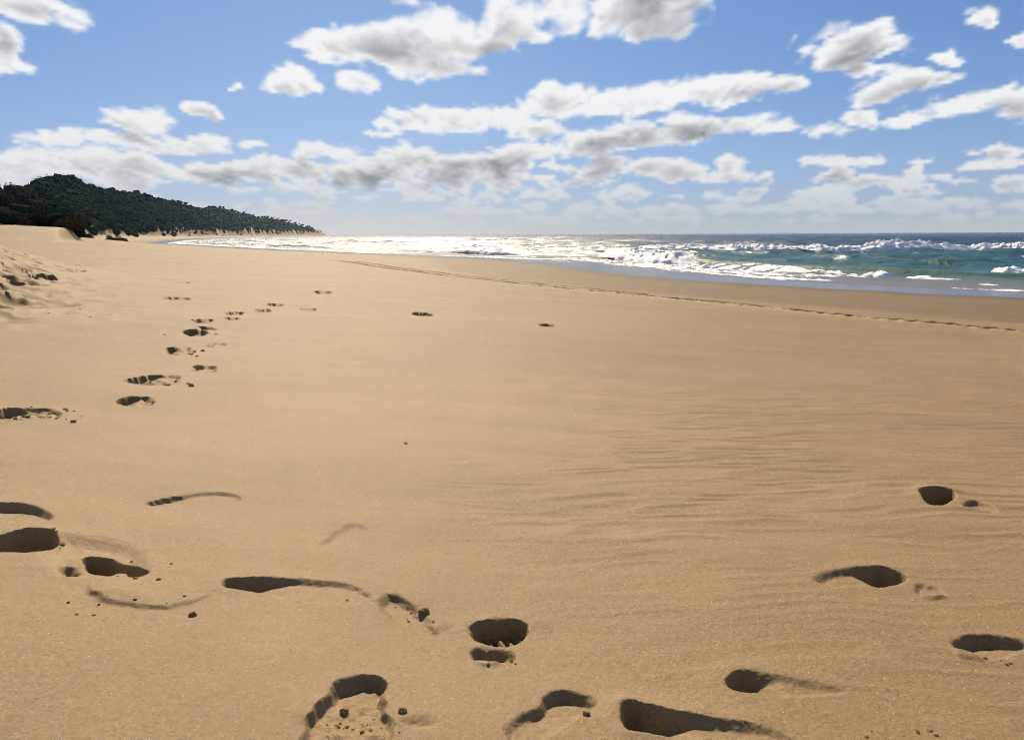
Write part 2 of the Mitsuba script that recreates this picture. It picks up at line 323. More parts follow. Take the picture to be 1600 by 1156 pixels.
def chaikin(p, n=2):
    for _ in range(n):
        nx = np.roll(p, -1, axis=0)
        p = np.stack([.75 * p + .25 * nx, .25 * p + .75 * nx], 1).reshape(-1, 2)
    return p


def signed_distance(q, poly):
    """Positive inside."""
    a, b = poly, np.roll(poly, -1, axis=0)
    best, inside = np.full(len(q), 1e9), np.zeros(len(q), bool)
    for s, e in zip(a, b):
        d = e - s
        t = np.clip(((q - s) @ d) / max(d @ d, 1e-12), 0, 1)
        best = np.minimum(best, np.hypot(q[:, 0] - s[0] - t * d[0], q[:, 1] - s[1] - t * d[1]))
        if s[1] != e[1]:
            cross = ((s[1] > q[:, 1]) != (e[1] > q[:, 1])) & (q[:, 0] < (e[0] - s[0]) * (q[:, 1] - s[1]) / (e[1] - s[1]) + s[0])
            inside ^= cross
    return np.where(inside, best, -best)


def line_distance(q, line):
    best, side = np.full(len(q), 1e9), np.zeros(len(q))
    for s, e in zip(line[:-1], line[1:]):
        d = e - s
        t = np.clip(((q - s) @ d) / max(d @ d, 1e-12), 0, 1)
        v = q - s - t[:, None] * d
        k = np.hypot(v[:, 0], v[:, 1])
        near = k < best
        side = np.where(near, np.sign(d[0] * v[:, 1] - d[1] * v[:, 0]), side)
        best = np.minimum(best, k)
    return best * side


# tyre track: two wheel lines along the top of the wet sand
TRACK_PX = np.array([(1760, 534), (1600, 520), (1480, 508), (1360, 497), (1240, 485), (1120, 473), (1000, 461.5), (900, 452.5), (800, 442), (720, 433), (640, 423.5), (560, 412.5), (500, 403.5), (455, 398.5), (420, 396)], float)

# ------------------------------------------------------------------ ground mesh: one sheet, finer where the sand is near
def geo(a, b, k):
    n = int(math.log(b / a) / math.log(k))
    return a * (b / a) ** (np.arange(n) / n)


rr = np.concatenate([np.linspace(.05, 1.2, 12, endpoint=False), geo(1.2, 6.5, 1.0031), geo(6.5, 26, 1.0048), geo(26, 75, 1.010), geo(75, 1000, 1.011), geo(1000, 5200, 1.02), [5200.0]])
aa = np.concatenate([np.arange(-180, -42, 4.0), np.arange(-42, 41, .108), np.arange(41, 180, 4.0)])
A, R = np.meshgrid(aa, rr)
XY = polar(A.ravel(), R.ravel())
U, L = inland(XY)
RAD = R.ravel()
Z = base_surface(XY)
land = np.nonzero((U > 24) & (RAD > 60))[0]
rise = np.zeros(len(XY))
rise[land] = dune_rise(XY[land], U[land])[0]
Z = Z + rise

def soft(p):
    u, _ = inland(p)
    return (meshkit.fbm(P3(p, 1 / 1.3), 3, 51) - .5) * .030 * sstep(5, 14, u)


nearm = np.nonzero((RAD < 80) & (U > 4) & (np.abs(A.ravel()) < 46))[0]
pn = XY[nearm]
un, rn, an = U[nearm], RAD[nearm], A.ravel()[nearm]
dz = np.zeros(len(nearm))
# soft undulations
fade = sstep(5, 14, un)
dz += soft(pn)
dz += (meshkit.fbm(P3(pn, 1 / .22), 3, 53) - .5) * .0055 * sstep(9, 3, rn)
# wind ripples, strongest right of the middle
wx = pn[:, 0] + .12 * (meshkit.fbm(P3(pn, 1 / .5), 2, 57) - .5)
wy = pn[:, 1] - .10 * pn[:, 0] + .30 * (meshkit.fbm(P3(pn, 1 / .9), 3, 59) - .5)
rip = meshkit.noise(np.stack([wx / .36, wy / .070, 0 * wx], -1), 61) * .65 + meshkit.noise(np.stack([wx / .22, wy / .05, 0 * wx + 5], -1), 62) * .35
rip = 1 - np.abs(2 * rip - 1)
rmask = sstep(-16, 8, an) * sstep(1.4, 2.1, rn) * sstep(13, 7.0, rn) * (.35 + .65 * sstep(.36, .62, meshkit.fbm(P3(pn, 1 / 1.1), 2, 63))) + .16 * sstep(.5, .7, meshkit.fbm(P3(pn, 1 / 1.6), 2, 64)) * sstep(22, 10, rn)
dz += rmask * (sstep(.45, 1.0, rip) - .3) * .0063
# rough blown sand and old trampling on the left hummock
rough = np.exp(-((an + 37) / 6.6) ** 2) * sstep(9, 15, rn) * sstep(50, 36, rn)
hx = np.stack([pn[:, 0] / 1.0, pn[:, 1] / 1.0, 0 * wx], -1)
hum = meshkit.fbm(hx, 4, 71)
dz += rough * ((1 - np.abs(2 * hum - 1)) - .75 + .25 * (meshkit.fbm(hx * 4.3, 3, 72) - .5)) * .95
Z[nearm] += dz


owner = np.zeros(len(XY), int)                       # which footprint a vertex belongs to
NT = cKDTree(XY[nearm])
sun2 = SUN[:2] / np.linalg.norm(SUN[:2])


def local(center, radius):
    return nearm[NT.query_ball_point(center, radius)]


for k, f in enumerate(FP, 1):
    w = ground(f['pts'][:, 0], f['pts'][:, 1])
    w = chaikin(w)
    c = w.mean(0)
    rad = np.max(np.linalg.norm(w - c, axis=1)) + .25
    far = np.linalg.norm(c) > 6
    idx = local(c, rad)
    f['c'], f['poly'] = c, w
    if not len(idx): continue
    q = XY[idx]
    jit = (meshkit.fbm(P3(q, 1 / (.10 if far else .045), k), 3, 80) - .5) * (.05 if far else .026) * (.4 + 2 * f['rough'])
    e = signed_distance(q, w) + jit
    s = q @ sun2
    s0, s1 = (w @ sun2).min(), (w @ sun2).max()
    # floor rises from the far wall to the near rim
    along = np.clip((s - s0) / max(s1 - s0, 1e-6), 0, 1)
    cross = np.array([sun2[1], -sun2[0]])
    x0, x1 = (w @ cross).min(), (w @ cross).max()
    cx = np.clip((q @ cross - x0) / max(x1 - x0, 1e-6), 0, 1)
    D = f['depth'] * (1 - f['ramp'] * (1 - along) ** .8)
    if f['tilt'] < 0: D = D * (1 + f['tilt'] * sstep(.08, .5, cx))
    if f['tilt'] > 0: D = D * (1 - f['tilt'] * sstep(.82, .45, cx))
    hole = -D * sstep(0, f['wall'], e)
    ins = sstep(0, f['wall'] * 1.5, e)
    tex = meshkit.fbm(P3(q, 1 / (.09 if far else .030), k), 3, 83) - .5
    hole += ins * tex * f['rough'] * (.085 if far else .034)
    if 'toe grooves' in f['label']:
        ph = (q @ cross - x0) / (x1 - x0) * 6 + (q @ sun2 - s0) * 9
        hole += ins * .012 * np.cos(2 * np.pi * ph) * sstep(.35, .8, along)
    if f['group'] == TRAIL or 'boot print' in f['label']:     # tread ribs across the sole
        ph = (q @ cross) / .10 + (q @ sun2) / .30 + 2.0 * tex
        hole += ins * .003 * np.cos(2 * np.pi * ph) * sstep(.2, .5, cx)
    out = np.clip(-e, 0, 1)
    hole += (1 - sstep(-.004, .004, e)) * f['rim'] * f['depth'] * .42 * np.exp(-(out / .05) ** 2) * sstep(.25, .9, along * .7 + .3 * meshkit.noise(P3(q, 1 / .08, k), 85))
    Z[idx] += hole
    owner[idx] = np.where((e > 0) & ((owner[idx] == 0) | (f['name'] != 'trampled_hollow')), k, owner[idx])

for pts, h, wd in LIPS:
    w = ground(np.array(pts, float)[:, 0], np.array(pts, float)[:, 1])
    idx = local(w.mean(0), np.max(np.linalg.norm(w - w.mean(0), axis=1)) + .3)
    if not len(idx): continue
    q = XY[idx]
    q2 = q + (np.stack([meshkit.fbm(P3(q, 1 / .07), 3, 91), meshkit.fbm(P3(q, 1 / .07, 3), 3, 92)], -1) - .5) * .03
    sd = line_distance(q2, w)                          # positive on the far side of a path that runs left to right
    lmid = np.linalg.norm(q - w.mean(0), axis=1) / (np.max(np.linalg.norm(w - w.mean(0), axis=1)) + 1e-6)
    prof = np.where(sd > 0, np.exp(-(sd / (wd * 4)) ** 2), np.exp(-(sd / (wd * .35)) ** 2))
    Z[idx] += .50 * h * prof * sstep(1.05, .45, lmid) * (.35 + 1.2 * meshkit.fbm(P3(q, 1 / .12), 2, 93))

# the tyre track
TW = ground(TRACK_PX[:, 0], TRACK_PX[:, 1])
ts = np.concatenate([[0], np.cumsum(np.linalg.norm(np.diff(TW, axis=0), axis=1))])
tg = np.arange(0, ts[-1], .12)
TL = np.stack([np.interp(tg, ts, TW[:, 0]), np.interp(tg, ts, TW[:, 1])], -1)
for _ in range(30): TL[1:-1] = .25 * TL[:-2] + .5 * TL[1:-1] + .25 * TL[2:]
TD = np.gradient(TL, axis=0)
TD /= np.linalg.norm(TD, axis=1, keepdims=True)
TT = cKDTree(TL)
cand = np.nonzero((RAD < 75) & (RAD > 8) & (np.abs(A.ravel()) < 46))[0]
dist, ti = TT.query(XY[cand])
ok = dist < 3
cand, dist, ti = cand[ok], dist[ok], ti[ok]
v = XY[cand] - TL[ti]
tside = TD[ti, 0] * v[:, 1] - TD[ti, 1] * v[:, 0]      # positive inland
tl = tg[ti] + (v * TD[ti]).sum(1)
TRACKS = [(0.0, .12, .3, 60.0), (-1.35, .06, 16.0, 60.0), (-.62, .03, 9.5, 13.5)]
tracks = []
for off, dep, start, end in TRACKS:                    # the sheet dips under the finely modelled wheel line
    inside = sstep(start + .2, start + .9, tl) * sstep(end - .2, end - .9, tl)
    Z[cand] -= .13 * inside * sstep(.36, .24, np.abs(tside - off))
    g = np.arange(start, min(end, tg[-1] - .3), .045)
    x = np.concatenate([np.linspace(-.62, -.30, 8, endpoint=False), np.linspace(-.30, .30, 25), np.linspace(.30, .62, 9)[1:]])
    line = np.stack([np.interp(g, tg, TL[:, k]) for k in (0, 1)], -1)
    nrmv = np.stack([-np.interp(g, tg, TD[:, 1]), np.interp(g, tg, TD[:, 0])], -1)
    nrmv /= np.linalg.norm(nrmv, axis=1, keepdims=True)
    wander = .05 * (meshkit.noise(np.stack([g / .9, 0 * g, 0 * g], -1), 95) - .5)
    P = (line[:, None] + nrmv[:, None] * (x + off)[None, :, None]).reshape(-1, 2)
    G, Xc = np.repeat(g, len(x)), np.tile(x, len(g)) - np.repeat(wander, len(x))
    clod = meshkit.fbm(P3(P, 1 / .10), 3, 97) - .5
    tread = .55 + .45 * np.tanh(3 * np.cos(2 * np.pi * G / .42 + 2.2 * np.abs(Xc) / .12)) * sstep(45, 12, G)
    rut = -dep * sstep(.15, .085, np.abs(Xc + .02 * clod)) * tread + dep * .42 * np.exp(-((np.abs(Xc) - .20) / .065) ** 2) * (.6 + 1.1 * clod + .3 * tread)
    ends = np.clip(np.minimum(G - start, end - G) / .9, 0, 1)
    z = base_surface(P) + soft(P) + .006 + rut * ends - .03 * sstep(.50, .62, np.abs(np.tile(x, len(g)))) - .03 * sstep(.4, 0, np.minimum(G - start, end - G))
    I = np.arange(len(g) * len(x)).reshape(len(g), len(x))
    f = np.stack([I[:-1, :-1], I[1:, :-1], I[1:, 1:], I[:-1, 1:]], -1).reshape(-1, 4)[:, ::-1]
    tracks.append((np.column_stack([P, z]), f))

V = np.column_stack([XY, Z])
nr, nc = R.shape
I = np.arange(nr * nc).reshape(nr, nc)
Iw = np.concatenate([I, I[:, :1]], 1)
q00, q01, q10, q11 = Iw[:-1, :-1], Iw[:-1, 1:], Iw[1:, :-1], Iw[1:, 1:]
faces = np.stack([np.stack([q00, q10, q01], -1), np.stack([q01, q10, q11], -1)], 2).reshape(-1, 3)
keep = (U[faces].max(1) > -70) & (Z[faces].max(1) > -7)
faces = faces[keep]
nrm = meshkit.arrays((V, faces), True)[2]
if nrm[:, 2].mean() < 0:
    faces, nrm = faces[:, ::-1], -nrm

veg_noise, veg_patch = np.full(len(XY), .5), np.full(len(XY), .5)
veg_noise[land] = meshkit.fbm(P3(XY[land], 1 / 11.0), 3, 101)
veg_patch[land] = meshkit.fbm(P3(XY[land], 1 / 50.0), 2, 103)
VEG = (rise > 1.3 + 1.8 * sstep(250, 600, RAD) + 4.6 * (veg_noise - .5) + (1.0 + 2.0 * sstep(250, 600, RAD)) * (veg_patch - .5)) & (U > 26) & (RAD > 80) & (rise > .7)


def sub_mesh(mask_faces):
    f = faces[mask_faces]
    idx, inv = np.unique(f, return_inverse=True)
    return V[idx], inv.reshape(-1, 3), nrm[idx]


def piece(key, sel, bsdf):
    v, f, n = sub_mesh(sel)
    path = meshkit.write_ply((v, f), False, normals=n)
    scene[key] = {'type': 'ply', 'filename': path, 'face_normals': False, 'bsdf': {'type': 'ref', 'id': bsdf}}


# ------------------------------------------------------------------ materials of the ground
def sand_color(p, n, uv):
    g = noise(p.x * 330, p.y * 330, p.z * 330)
    g2 = noise(p.x * 140, p.y * 140, p.z * 140)
    big = fbm(p.x * .55, p.y * .55, 3.0, 3)
    mid = fbm(p.x * 5.0, p.y * 5.0, 1.0, 2)
    c = mix((.191, .134, .064), (.236, .171, .087), big)
    streak = fbm(p.x * .7, p.y * 4.5 + p.x * .8, 7.0, 3)
    k = .80 + .22 * (streak - .5) + .26 * g + .10 * (g - .5) + .26 * (g2 - .5) + .10 * (mid - .5)
    dark = smoothstep(.86, .93, noise(p.x * 210, p.y * 210, 9 + p.z * 210))
    c = c * k * (1 - .38 * dark)
    damp = smoothstep(.10, -.06, p.z - 1.17 - .034 * dr.clip(p.x, -12, 14) + .05 * (fbm(p.x * .35, p.y * .35, 0, 3) - .5))
    soak = smoothstep(.50, .28, p.z + .14 * (fbm(p.x * .25, p.y * .25, 2, 3) - .5))
    c = c * (1 - .29 * damp) * (1 - .42 * soak)
    return c


scene['dry_sand'] = {'type': 'principled', 'base_color': proc(sand_color), 'roughness': .70, 'specular': .22}
scene['soaked_sand'] = {'type': 'roughplastic', 'diffuse_reflectance': proc(sand_color), 'alpha': .035, 'int_ior': 1.33, 'nonlinear': True}
scene['sand_mix'] = {'type': 'blendbsdf', 'weight': proc(lambda p, n, uv: smoothstep(.37, .29, p.z + .14 * (fbm(p.x * .25, p.y * .25, 2, 3) - .5))),
                     'a': {'type': 'ref', 'id': 'dry_sand'}, 'b': {'type': 'ref', 'id': 'soaked_sand'}}
scene['sand_skin'] = {'type': 'twosided', 'b': {'type': 'bumpmap', 'arbitrary': proc(lambda p, n, uv: .0012 * noise(p.x * 190, p.y * 190, p.z * 190) + .0012 * noise(p.x * 80, p.y * 80, p.z * 80), eps=.002), 'scale': 1.0,
                      'bsdf': {'type': 'ref', 'id': 'sand_mix'}}}
scene['track_sand'] = {'type': 'twosided', 'b': {'type': 'diffuse', 'reflectance': proc(lambda p, n, uv: sand_color(p, n, uv) * .64)}}      # sand colour, darker along the rut
scene['dune_soil'] = {'type': 'twosided', 'b': {'type': 'diffuse', 'reflectance': proc(lambda p, n, uv: dr.select(p.z + 5 * (fbm(p.x * .06, p.y * .06, 0.0, 3) - .5) > 9.0, mix((.012, .02, .011), (.03, .04, .02), fbm(p.x * .2, p.y * .2, p.z * .2, 3)), sand_color(p, n, uv)))}}

fo = owner[faces]
fown = np.where((fo > 0).all(1) & (fo[:, 0] == fo[:, 1]) & (fo[:, 1] == fo[:, 2]), fo[:, 0], 0)
fveg = VEG[faces].all(1)
piece('sand', (fown == 0) & ~fveg, 'sand_skin')
labels['sand'] = {'label': 'wide golden sand beach sloping down to the surf, smooth and gently rippled', 'category': 'beach', 'kind': 'structure'}
piece('hill', (fown == 0) & fveg, 'dune_soil')
labels['hill'] = {'label': 'high forested coastal dunes running out to a low headland on the left', 'category': 'hill', 'kind': 'structure'}
count = {}


def numbered(name):
    n = count.get(name, 0)
    count[name] = n + 1
    return name if n == 0 else f'{name}_{n:03d}'


for k, f in enumerate(FP, 1):
    if (fown == k).sum() < 4:
        print('no faces', f['label'])
        continue
    key = numbered(f['name'])
    piece(key, fown == k, 'sand_skin')
    labels[key] = {'label': f['label'], 'category': {'footprint': 'footprint', 'trampled_hollow': 'hollow', 'sand_hollow': 'hollow'}[f['name']]}
    labels[key]['group'] = f['group'] or ('footprints in the near sand' if f['name'] == 'footprint' else 'hollows in the sand')
for (v, f), lab in zip(tracks, ('long tyre track with beaded tread along the edge of the darker wet sand', 'fainter far wheel line of the tyre track, on its seaward side in the distance', 'short faint scrape beside the tyre track on the right')):
    key = numbered('tyre_track')
    nv_ = meshkit.arrays((v, f), True)[2]
    f3 = np.vstack([f[:, [0, 1, 2]], f[:, [0, 2, 3]]])
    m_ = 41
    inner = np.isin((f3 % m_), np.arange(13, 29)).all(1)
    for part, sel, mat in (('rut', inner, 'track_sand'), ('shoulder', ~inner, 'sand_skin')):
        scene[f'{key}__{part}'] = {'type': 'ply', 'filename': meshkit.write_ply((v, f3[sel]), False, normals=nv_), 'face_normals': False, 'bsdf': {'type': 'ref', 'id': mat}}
    labels[key] = {'label': lab, 'category': 'tyre track', 'group': 'tyre tracks along the beach'}

# ------------------------------------------------------------------ the sea
rng = np.random.default_rng(11)
r_sea = np.concatenate([np.arange(14, 60, .30), np.arange(60, 170, .42), geo(170, 900, 1.0062), geo(900, 6700, 1.02), [6700.0]])
a_sea = np.concatenate([np.arange(-180, -34, 6.0), np.arange(-34, 36, .135), np.arange(36, 180, 6.0)])
A2, R2 = np.meshgrid(a_sea, r_sea)
S = polar(A2.ravel(), R2.ravel())
us, ls = inland(S)
dr_row = np.maximum(np.gradient(r_sea), np.where(r_sea > 900, .019 * r_sea, 0))[:, None].repeat(len(a_sea), 1).ravel()
zs = np.zeros(len(S))
sh_dir = np.array([-.86, -.50])                                  # swell runs in towards the beach
shoal = sstep(-10, -32, us)
for k in range(34):
    lam = 1.1 * (26 / 1.1) ** (k / 33)
    th = math.atan2(sh_dir[1], sh_dir[0]) + rng.normal() * .62
    kx, ky = math.cos(th) * 2 * math.pi / lam, math.sin(th) * 2 * math.pi / lam
    amp = .0068 * lam ** .92
    fit = sstep(.42, .22, dr_row / lam)
    ph = S[:, 0] * kx + S[:, 1] * ky + rng.uniform(0, 6.28) + 1.2 * (meshkit.noise(P3(S, 1 / (lam * 5)), 120 + k) - .5)
    w = np.sin(ph)
    zs += amp * fit * (w + .35 * (w * w - .5)) * shoal
# swells standing up parallel to the beach
wob = 9 * (meshkit.fbm(np.stack([ls / 45, 0 * ls, 0 * ls], -1), 3, 140) - .5)
SWELLS = [(-23, .50, 1.2), (-37, .34, 1.6), (-55, .50, 2.4), (-86, .6, 3.4), (-130, .7, 4.5), (-190, .7, 6), (-260, .8, 8), (-360, .9, 10)]
for u0, h, wd in SWELLS:
    x = us - u0 - wob * min(1, abs(u0) / 40)
    hh = h * (.45 + .9 * meshkit.noise(np.stack([ls / 26 + u0, 0 * ls, 0 * ls], -1), 141))
    zs += hh * np.where(x > 0, np.exp(-(x / wd) ** 2), np.exp(-(x / (2.6 * wd)) ** 2)) * sstep(-9, -15, us)
zs += .012 * (meshkit.fbm(P3(S, 1 / 1.4), 3, 145) - .5) * sstep(0, -5, us)
lobes = .07 * (meshkit.fbm(np.stack([ls / 9, us / 30, 0 * ls], -1), 3, 147) - .5)
zs += lobes * sstep(-14, 0, us)
deep = np.clip(-us - 8.5, 0, 1e9)
col = np.zeros((len(S), 3))
stops = np.array([0, 3, 7, 13, 22, 60, 110, 170, 400.0])
cols = np.array([(.10, .075, .05), (.10, .08, .055), (.075, .075, .035), (.032, .066, .028), (.004, .056, .052), (.003, .052, .058), (.003, .036, .052), (.003, .026, .056), (.003, .023, .058)])
for c in range(3): col[:, c] = np.interp(deep, stops, cols[:, c])
Vs = np.column_stack([S, zs])
n2r, n2c = R2.shape
I = np.arange(n2r * n2c).reshape(n2r, n2c)
Iw = np.concatenate([I, I[:, :1]], 1)
q00, q01, q10, q11 = Iw[:-1, :-1], Iw[:-1, 1:], Iw[1:, :-1], Iw[1:, 1:]
fs = np.stack([np.stack([q00, q10, q01], -1), np.stack([q01, q10, q11], -1)], 2).reshape(-1, 3)
fs = fs[us[fs].min(1) < 2.5]
idx, inv = np.unique(fs, return_inverse=True)
fs = inv.reshape(-1, 3)
nz = np.cross(Vs[idx][fs[:, 1]] - Vs[idx][fs[:, 0]], Vs[idx][fs[:, 2]] - Vs[idx][fs[:, 0]])[:, 2].mean()
if nz < 0: fs = fs[:, ::-1]
SEA_V, SEA_T = Vs[idx], cKDTree(S[idx])


def sea_height(p):
    return SEA_V[SEA_T.query(p)[1], 2]


scene['water_body'] = {'type': 'principled', 'base_color': {'type': 'mesh_attribute', 'name': 'vertex_color'}, 'roughness': .29, 'specular': .26}
scene['sea_water'] = {'type': 'twosided', 'b': {'type': 'bumpmap', 'arbitrary': proc(lambda p, n, uv: (.07 + .16 * smoothstep(70, 240, p.y + .7 * p.x)) * (1 - .85 * smoothstep(700, 2200, p.y + .7 * p.x)) * fbm(p.x * 1.7, p.y * 1.7, 0.0, 3), eps=.03), 'scale': 1.0, 'bsdf': {'type': 'ref', 'id': 'water_body'}}}
scene['sea'] = mikit.ply((SEA_V, fs), 'sea_water', smooth=True, color=col[idx])
labels['sea'] = {'label': 'blue green sea glittering under the sun, darker towards the horizon', 'category': 'sea', 'kind': 'structure'}

# ------------------------------------------------------------------ breakers and foam
scene['foam'] = {'type': 'twosided', 'b': {'type': 'principled', 'base_color': proc(lambda p, n, uv: mix((.58, .62, .64), (.90, .91, .90), fbm(p.x * 2.2, p.y * 2.2, p.z * 5, 3))), 'roughness': .7, 'specular': .3}}


def breaker(pts, heights, label, depth=2.6, seed=0, z0=-.5):
    pts = np.array(pts, float)
    w = sea_at(pts[:, 0], pts[:, 1])
    l = np.concatenate([[0], np.cumsum(np.linalg.norm(np.diff(w, axis=0), axis=1))])
    step = .22
    n = int(l[-1] / step)
    g = np.linspace(0, l[-1], n)
    line = np.stack([np.interp(g, l, w[:, k]) for k in (0, 1)], -1)
    for _ in range(40): line[1:-1] = .25 * line[:-2] + .5 * line[1:-1] + .25 * line[2:]
    t = np.gradient(line, axis=0)
    t /= np.linalg.norm(t, axis=1, keepdims=True)
    nv = np.stack([-t[:, 1], t[:, 0]], -1)
    u1, _ = inland(line + nv)
    u0, _ = inland(line)
    nv *= np.where((u1 > u0).mean() > .5, 1, -1)          # towards the beach
    h = np.interp(g, l, heights)
    edge = sstep(0, min(6, l[-1] / 3.5), np.minimum(g, l[-1] - g)) ** .6
    h = h * (.7 + .6 * meshkit.noise(np.stack([g / 2.2, 0 * g, 0 * g + seed], -1), 150)) * edge
    if max(heights) < .45:                                # small broken waves come in ragged bits
        h = h * sstep(.30, .58, meshkit.noise(np.stack([g / .9, 0 * g, 0 * g + seed], -1), 151) * .6 + meshkit.noise(np.stack([g / .35, 0 * g, 0 * g + seed], -1), 152) * .4) * 1.25
    m = 22
    s = np.linspace(0, 1, m)                              # back to front
    prof = np.sin(np.pi * s ** .8) ** .8
    off = (s - .5) * depth * 1.6
    P = line[:, None, :] + nv[:, None, :] * (off[None, :, None] * (.45 + .55 * (h / max(heights))[:, None, None]))
    lift = np.max([sea_height(line + nv * k) for k in (-3, -2, -1, 0, 1, 2)], axis=0)
    lift = np.convolve(np.pad(lift, 12, 'edge'), np.ones(25) / 25, 'valid')
    z = h[:, None] * prof[None] + z0 * (1 - prof[None] ** .5) + (lift - .7 * (1 - edge) ** 2)[:, None]
    pos = np.concatenate([P, z[..., None]], -1).reshape(-1, 3)
    nz = meshkit.fbm(pos * np.array([1.1, 1.1, 1.6]) + seed, 4, 160 + seed) - .5
    nz2 = 1 - 2 * np.abs(meshkit.fbm(pos * 2.4 + seed, 3, 170 + seed) - .5) - .75
    amt = np.repeat(h, m)
    pos[:, 2] += (nz * 1.2 + nz2 * .9 + .5 * (meshkit.fbm(pos * np.array([3.5, 3.5, 5]), 2, 175 + seed) - .5)) * amt * np.tile(prof, n)
    pos[:, :2] += np.repeat(nv, m, 0) * (nz * .8 * amt)[:, None] + (meshkit.fbm(pos * 1.3 + 50, 3, 180) - .5)[:, None] * .5 * np.repeat(nv, m, 0)
    I = np.arange(n * m).reshape(n, m)
    f = np.stack([I[:-1, :-1], I[1:, :-1], I[1:, 1:], I[:-1, 1:]], -1).reshape(-1, 4)
    key = numbered('breaking_wave')
    scene[key] = mikit.ply((pos, f), 'foam', smooth=True)
    labels[key] = {'label': label, 'category': 'wave', 'group': 'white breaking waves in the surf'}


breaker([(985, 390.5), (1060, 391.5), (1140, 392.5), (1220, 393), (1300, 393.5), (1370, 393.5), (1440, 392.5), (1500, 390), (1560, 390), (1660, 391)], [.4, .9, 1.0, .85, .95, 1.15, 1.1, .8, 1.0, .8], 'longest white breaking wave, farthest out on the right below the horizon', 3.4, 1)
breaker([(820, 392), (880, 394), (950, 395), (1010, 397)], [.25, .6, .6, .25], 'white breaking wave in the middle of the surf, left end of the far row', 3.0, 2)
breaker([(940, 402.5), (1000, 408), (1050, 411), (1092, 413)], [.3, .75, .8, .3], 'broad tumbling white wave left of the clear teal water', 3.4, 3)
breaker([(1075, 415), (1110, 418), (1150, 421), (1215, 424), (1284, 429.5)], [.12, .3, .22, .3, .08], 'white broken wave close to the wet sand in the middle right', 2.6, 4)
breaker([(1335, 429), (1365, 432), (1402, 434)], [.08, .26, .08], 'small white breaking wave left of the olive green wave', 1.6, 5)
breaker([(1405, 434), (1450, 438), (1490, 440), (1520, 440.5)], [.06, .16, .14, .05], 'low white foam front at the foot of the olive green wave', 1.2, 6)
breaker([(1535, 430), (1580, 433), (1640, 436)], [.08, .26, .26], 'white breaking crest of the olive green wave at the right edge', 1.3, 7)
breaker([(470, 378), (560, 381), (640, 385), (720, 387)], [.3, .8, .8, .3], 'white breaking wave in the glittering surf left of the centre', 4.5, 8)
breaker([(600, 391), (680, 394), (760, 397), (820, 399)], [.2, .5, .5, .2], 'low white wave near the shore in the glittering surf', 2.6, 9)
breaker([(380, 380), (450, 384), (520, 388)], [.2, .5, .2], 'small white wave at the left end of the surf', 3.0, 10)
breaker([(700, 376.5), (800, 378.5), (900, 379.5)], [.4, 1.0, .4], 'far white wave under the horizon near the centre', 6, 11)

# foam: flat lacy flakes of froth drifting between the waves
fv, ff, at = [], [], 0
rng = np.random.default_rng(23)
N = 32000
li = rng.integers(0, len(SH), N * 3)
li = li[(gl[li] > 300) & (gl[li] < 1500)][:N]
du = -np.concatenate([8.8 + rng.exponential(7, len(li) // 2), rng.uniform(3, 95, len(li) - len(li) // 2)])
pp = SH[li] + np.stack([-ST[li, 1], ST[li, 0]], -1) * du[:, None]
uu, lla = inland(pp)
azp = np.degrees(np.arctan2(pp[:, 0], pp[:, 1]))
rp = np.hypot(pp[:, 0], pp[:, 1])
streak = meshkit.fbm(np.stack([lla / 14, uu / 3.2, 0 * uu], -1), 3, 201)
leftness = sstep(16, 4, azp)                                  # more broken water left of the clear teal patch
thr = np.where(uu > -22, .545, .60 - .10 * leftness) + .30 * (1 - leftness) * ((uu < -20) & (uu > -45)) 
okp = (streak > thr) & (uu < -9.2) & (rp < 700) & (np.abs(azp) < 40)
pp, uu, lla, rp = pp[okp], uu[okp], lla[okp], rp[okp]
line_u = np.concatenate([[(l, -9.2 + 2.6 * (meshkit.noise(np.array([[l / 7, 0, 0]]), 205)[0] - .5) + rng.normal() * .10) for l in np.arange(380, 900, .16) if meshkit.noise(np.array([[l / 5, 9, 0]]), 206)[0] > .34]])
ex = np.stack([np.interp(line_u[:, 0], gl, SH[:, k]) for k in (0, 1)], -1)
tx = np.stack([np.interp(line_u[:, 0], gl, ST[:, k]) for k in (0, 1)], -1)
ex = ex + np.stack([-tx[:, 1], tx[:, 0]], -1) * line_u[:, 1:2]
zz = sea_height(pp)
ze = sea_height(ex)
allp = np.concatenate([np.column_stack([pp, zz]), np.column_stack([ex, ze])])
big = np.concatenate([rng.uniform(.06, .26, len(pp)) * (1 + rp / 250), rng.uniform(.04, .13, len(ex))])
tang = np.concatenate([ST[TREE.query(pp)[1]], tx])
M = 7
th = np.linspace(0, 2 * np.pi, M, endpoint=False)
rad = rng.uniform(.45, 1.25, (len(allp), M))
stretch = rng.uniform(1.6, 4.5, len(allp))
lx = np.cos(th)[None] * rad * (big * stretch)[:, None]
ly = np.sin(th)[None] * rad * big[:, None]
nx = np.stack([-tang[:, 1], tang[:, 0]], -1)
ring = np.concatenate([allp[:, None, :2] + lx[..., None] * tang[:, None] + ly[..., None] * nx[:, None], np.repeat(allp[:, None, 2:], M, 1) - .01], -1)
top = allp.copy()
top[:, 2] += .03 + .12 * big
v = np.concatenate([ring, top[:, None]], 1).reshape(-1, 3)
b = (np.arange(len(allp)) * (M + 1))[:, None]
j = np.arange(M)
f = np.stack([b + j, b + (j + 1) % M, np.broadcast_to(b + M, (len(allp), M))], -1).reshape(-1, 3)
scene['sea_foam'] = mikit.ply((v, f), 'foam', smooth=False)
labels['sea_foam'] = {'label': 'scattered white froth streaks drifting in the shallows along the beach', 'category': 'foam', 'kind': 'stuff'}

